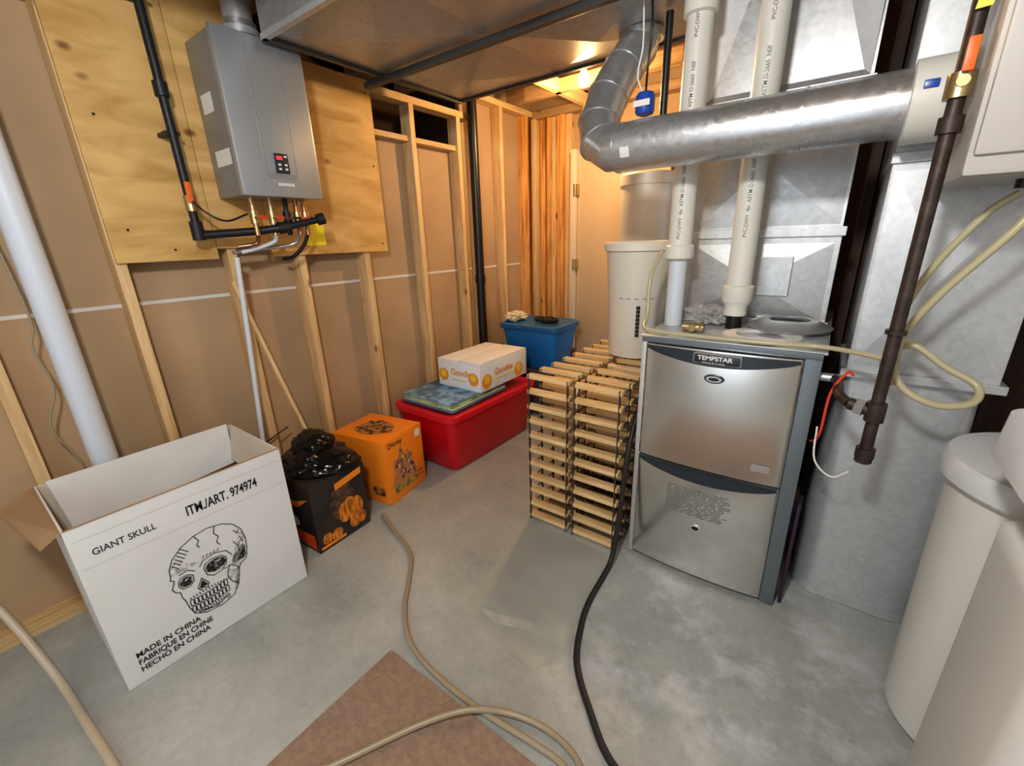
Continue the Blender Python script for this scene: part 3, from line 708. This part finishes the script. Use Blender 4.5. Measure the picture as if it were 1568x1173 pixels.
# ---------------------------------------------------------------- giant skull box
K=empty('open_cardboard_box',(-1.93,.37,0))
bx0,bx1,by0,by1,h=-2.15,-1.70,.055,.69,.645
t=.005
b=ch('panels')
b.box(bx1-t,bx1,by0,by1,.002,h,CARDW)
b.box(bx0,bx0+t,by0,by1,.002,h,CARDI)
b.box(bx0+t,bx1-t,by0,by0+t,.002,h,CARDW);b.box(bx0+t,bx1-t,by1-t,by1,.002,h,CARDW)
b.box(bx0+t,bx1-t,by0+t,by1-t,.002,.008,CARDB)
b.box(bx0+t,bx1-t,by0+t,by0+t+.002,.01,h-.001,CARDB);b.box(bx1-t-.002,bx1-t,by0+t,by1-t,.01,h-.001,CARDB);b.box(bx0+t,bx1-t,by1-t-.002,by1-t,.01,h-.001,CARDI)
b.box(bx1-t-.001,bx1+.0008,by0+.002,by1-.002,h-.001,h+.0015,CARDB)
fin(b,K)
b=ch('flaps')
def slab(p,m1,th=.004):
    q=[Vector(v) for v in p];n=(q[1]-q[0]).cross(q[3]-q[0]).normalized()*th
    A=[b.bm.verts.new(v) for v in q];C=[b.bm.verts.new(v+n) for v in q];i=b.mi(m1)
    b.bm.faces.new(A).material_index=i;b.bm.faces.new(C[::-1]).material_index=i
    b._bridge(A,C,i)
slab([(bx0,by0,h),(bx1-.01,by0,h),(bx1-.03,by0-.05,h-.04),(bx0+.12,by0-.10,h-.0)],CARDB)
slab([(bx0+.012,by0+.03,h+.01),(bx0+.06,by0+.05,h-.20),(bx0+.06,by1-.04,h-.16),(bx0+.012,by1-.02,h+.012)],CARDW)
slab([(bx0+.02,by1-.008,h),(bx1-.02,by1-.008,h),(bx1-.03,by1-.05,h-.14),(bx0+.04,by1-.05,h-.14)],CARDI)
fin(b,K)
b=ch('creases')
for z in(.60,.50):b.poly([(bx1+.0004,by0+.01,z-.001),(bx1+.0004,by1-.01,z-.004),(bx1+.0004,by1-.01,z-.002),(bx1+.0004,by0+.01,z+.001)],M('crease_grey',(.50,.49,.46),.8))
fin(b,K,recalc=False)
XX=bx1+.001
sk=[]
def arcp(cx,cy,rx,ry,a0,a1,n=16):return [(cx+rx*math.cos(math.radians(a0+(a1-a0)*k/n)),cy+ry*math.sin(math.radians(a0+(a1-a0)*k/n))) for k in range(n+1)]
OUT1=[(.487,.268),(.494,.30),(.497,.34),(.490,.385),(.468,.42),(.435,.442),(.39,.452),(.345,.446),(.30,.425),(.268,.395),(.252,.362),(.250,.335)]
OUT2=[(.250,.335),(.246,.322),(.256,.312),(.250,.298),(.243,.283),(.250,.266),(.262,.258),(.262,.235),(.268,.215)]
OUT3=[(.487,.268),(.480,.252),(.462,.244),(.452,.232),(.448,.21),(.436,.165),(.412,.128),(.37,.115),(.315,.122),(.283,.145),(.272,.18),(.268,.215)]
sk+=[OUT1,OUT2,OUT3]
sk.append([(.452,.232),(.438,.250),(.425,.262),(.41,.256),(.402,.262)])
sk.append([(.436,.165),(.418,.188),(.408,.215),(.412,.24),(.425,.262)])
sk.append([(.345,.30),(.352,.317),(.375,.325),(.405,.320),(.420,.302),(.415,.275),(.395,.258),(.368,.255),(.350,.270),(.345,.30)])
sk.append([(.265,.30),(.275,.312),(.295,.312),(.310,.30),(.308,.275),(.292,.262),(.272,.265),(.263,.282),(.265,.30)])
sk.append([(.330,.270),(.312,.238),(.318,.224),(.328,.230),(.340,.222),(.348,.236),(.330,.270)])
sk.append([(.335,.318),(.35,.336),(.39,.342),(.425,.328),(.440,.298)]);sk.append([(.318,.312),(.30,.328),(.272,.325)])
for r,(za,zb) in enumerate(((.206,.180),(.176,.150))):
    n=10
    for k in range(n):
        y0_=.278+k*.0125;y1_=y0_+.0118;dz=-.008*math.sin(math.pi*k/n)+.001*k
        sk.append([(y0_+.001,za+dz-.003),(y0_+.004,za+dz),(y1_-.003,za+dz),(y1_,za+dz-.003),(y1_-.001,zb+dz+.003),((y0_+y1_)/2,zb+dz),(y0_+.001,zb+dz+.003),(y0_+.001,za+dz-.003)])
sk.append([(.41,.445),(.403,.42),(.415,.40),(.405,.38),(.412,.365)]);sk.append([(.345,.443),(.355,.42),(.346,.405),(.352,.392)])
sk.append([(.455,.35),(.468,.32),(.462,.29)]);sk.append([(.478,.36),(.486,.33)]);sk.append([(.464,.395),(.475,.375)])
sk.append([(.30,.142),(.33,.132),(.37,.132),(.395,.148)]);sk.append([(.31,.136),(.34,.126),(.37,.127)])
for k in range(6):sk.append([(.262+.007*k,.372+.010*k),(.278+.008*k,.352+.009*k)])
for k in range(9):
    sk.append([(.436+.006*k,.258+.0015*k),(.444+.005*k,.29+.004*k)])
for k in range(9):
    sk.append([(.420+.003*k,.150+.010*k),(.432+.0022*k,.157+.010*k)])
for k in range(12):
    sk.append([(.282+.010*k,.222-.001*abs(k-5)),(.284+.010*k,.210)]);sk.append([(.295+.009*k,.146),(.297+.009*k,.136)])
for k in range(5):sk.append([(.350+.012*k,.345),(.356+.012*k,.352)])
adopt(ribbons('skull_drawing',sk,.003,INK,XX,None),K)
b=ch('skull_fills')
GI=M('ink_grey',(.02,.02,.02),.8,col2=(.5,.5,.48),scale=90,contrast=(.36,.46))
GL=M('ink_light_shade',(.34,.34,.34),.8,col2=(.68,.68,.67),scale=60,contrast=(.42,.58))
for(cx_,cz_,rx,rz)in((.383,.293,.034,.026),(.287,.288,.020,.020)):
    b.poly([(XX+.0003,y,z) for y,z in arcp(cx_,cz_,rx,rz,0,342,19)],GI)
b.poly([(XX+.0003,y,z) for y,z in((.330,.262),(.315,.232),(.345,.232))],INK)
b.poly([(XX+.0003,y,z) for y,z in((.452,.262),(.478,.262),(.488,.31),(.47,.29))],GI)
b.poly([(XX-.0004,y,z) for y,z in((.425,.262),(.412,.24),(.408,.215),(.418,.188),(.436,.165),(.448,.21),(.452,.232),(.462,.244))],GL)
b.poly([(XX-.0004,y,z) for y,z in((.487,.268),(.494,.30),(.497,.34),(.490,.385),(.475,.40),(.47,.35),(.455,.32),(.445,.29),(.425,.262),(.462,.244))],GL)
b.poly([(XX-.0004,y,z) for y,z in((.283,.145),(.315,.122),(.37,.115),(.412,.128),(.40,.14),(.36,.135),(.31,.14),(.285,.165))],GL)
b.poly([(XX-.0004,y,z) for y,z in((.252,.362),(.250,.335),(.30,.33),(.34,.335),(.30,.36),(.275,.385))],GL)
fin(b,K,recalc=False)
for nm,w,y,z,s,sx,bo in(('print_1','GIANT SKULL',.098,.535,.032,.82,0.0002),('print_2','ITM./ART. 974974',.345,.53,.052,.61,.001),('print_3','MADE IN CHINA',.10,.105,.030,.86,.0006),('print_4','FABRIQUE EN CHINE',.10,.075,.030,.80,.0006),('print_5','HECHO EN CHINA',.10,.045,.030,.83,.0006)):
    adopt(text(nm,w,(XX,y,z),s,None,INK,sx=sx,bold=bo),K)
# ---------------------------------------------------------------- floor things
b=B('brown_floor_mat');b.rr([(.001,.75,.45,.01),(.007,.75,.45,.01),(.009,.745,.445,.01)],MATB,cx=-.335,cy=.215);b.done()
b=B('black_drain_hose');b.tube([(-.60,1.80,.75),(-.598,1.65,.55),(-.596,1.58,.25),(-.597,1.52,.05),(-.595,1.42,.013),(-.585,1.27,.013),(-.56,1.15,.013),(-.50,1.0,.013),(-.38,.87,.013),(-.28,.79,.013),(-.12,.74,.013),(.05,.73,.013)],.0115,BLACKR,n=12);b.done()
b=B('brown_vinyl_hose');b.tube([(-1.78,1.17,.012),(-1.65,1.125,.012),(-1.42,1.05,.012),(-1.29,.93,.012),(-1.19,.82,.012),(-1.08,.74,.012),(-.96,.70,.012),(-.80,.685,.014),(-.64,.69,.012),(-.48,.705,.012),(-.37,.70,.014),(-.25,.62,.021),(-.15,.5,.021)],.0098,HOSEB,n=12);b.done()
b=B('brown_vinyl_hose');b.tube([(-1.0,.2,.021),(-.906,.348,.021),(-.80,.537,.021),(-.70,.65,.036),(-.60,.725,.018),(-.486,.758,.012),(-.38,.745,.018),(-.31,.69,.034),(-.22,.58,.042),(-.1,.5,.021)],.0098,HOSEB,n=12);b.done()
b=B('beige_corner_hose');b.tube([(-2.26,-.30,.75),(-2.24,-.2,.5),(-2.12,-.13,.27),(-1.98,-.09,.10),(-1.86,-.07,.02),(-1.65,-.055,.014),(-1.45,-.04,.014),(-1.2,-.03,.014),(-1.1,-.03,.014)],.0125,M('hose_beige',(.50,.43,.33),.4),n=12);b.done()
b=B('floor_skim_patch')
SKM=M('skim_concrete',(.40,.425,.395),.42,var=.25,scale=2.5,detail=12)
b.poly([(-1.10,1.58,.0008),(-1.00,.95,.0008),(-.62,.90,.0008),(-.57,1.0,.0008),(-.60,1.58,.0008)],SKM)
MUD=M('mud_smear',(.47,.47,.43),.6,col2=(.38,.40,.375),scale=12,detail=8,contrast=(.42,.6))
b.poly([(-.95,1.00,.0014),(-.84,.975,.0014),(-.70,1.03,.0014),(-.72,1.06,.0014),(-.86,1.02,.0014)],MUD)
b.done(recalc=False)
# ---------------------------------------------------------------- bulb and lights
L=empty('ceiling_light_bulb',(-1.42,2.74,2.4))
b=ch('holder');b.lathe((-1.42,2.74,0),[(.05,2.44),(.05,2.42),(.03,2.40),(.02,2.385)],LABEL,n=24);fin(b,L)
b=ch('bulb');b.lathe((-1.42,2.74,0),[(.012,2.39),(.018,2.37),(.031,2.34),(.034,2.315),(.026,2.295),(.008,2.285)],M('bulb_glow',(1,.75,.40),.3,emit=30),n=20);fin(b,L)
b=B('joist_blocking');b.box(-2.0,-.9,2.80,2.84,2.44,2.60,JOIST);b.done()
def light(n,loc,e,col,r):
    l=bpy.data.lights.new(n,'POINT');l.energy=e;l.color=col;l.shadow_soft_size=r
    o=bpy.data.objects.new(n,l);o.location=loc;bpy.context.collection.objects.link(o)
light('bulb_light_alcove',(-1.42,2.74,2.20),38,(1,.62,.28),.04)
light('room_light',(-.25,-.15,2.18),82,(1,.985,.95),.08)
w=bpy.data.worlds.new('world');sc.world=w;w.use_nodes=True
w.node_tree.nodes['Background'].inputs[0].default_value=(.84,.92,1,1);w.node_tree.nodes['Background'].inputs[1].default_value=2.2
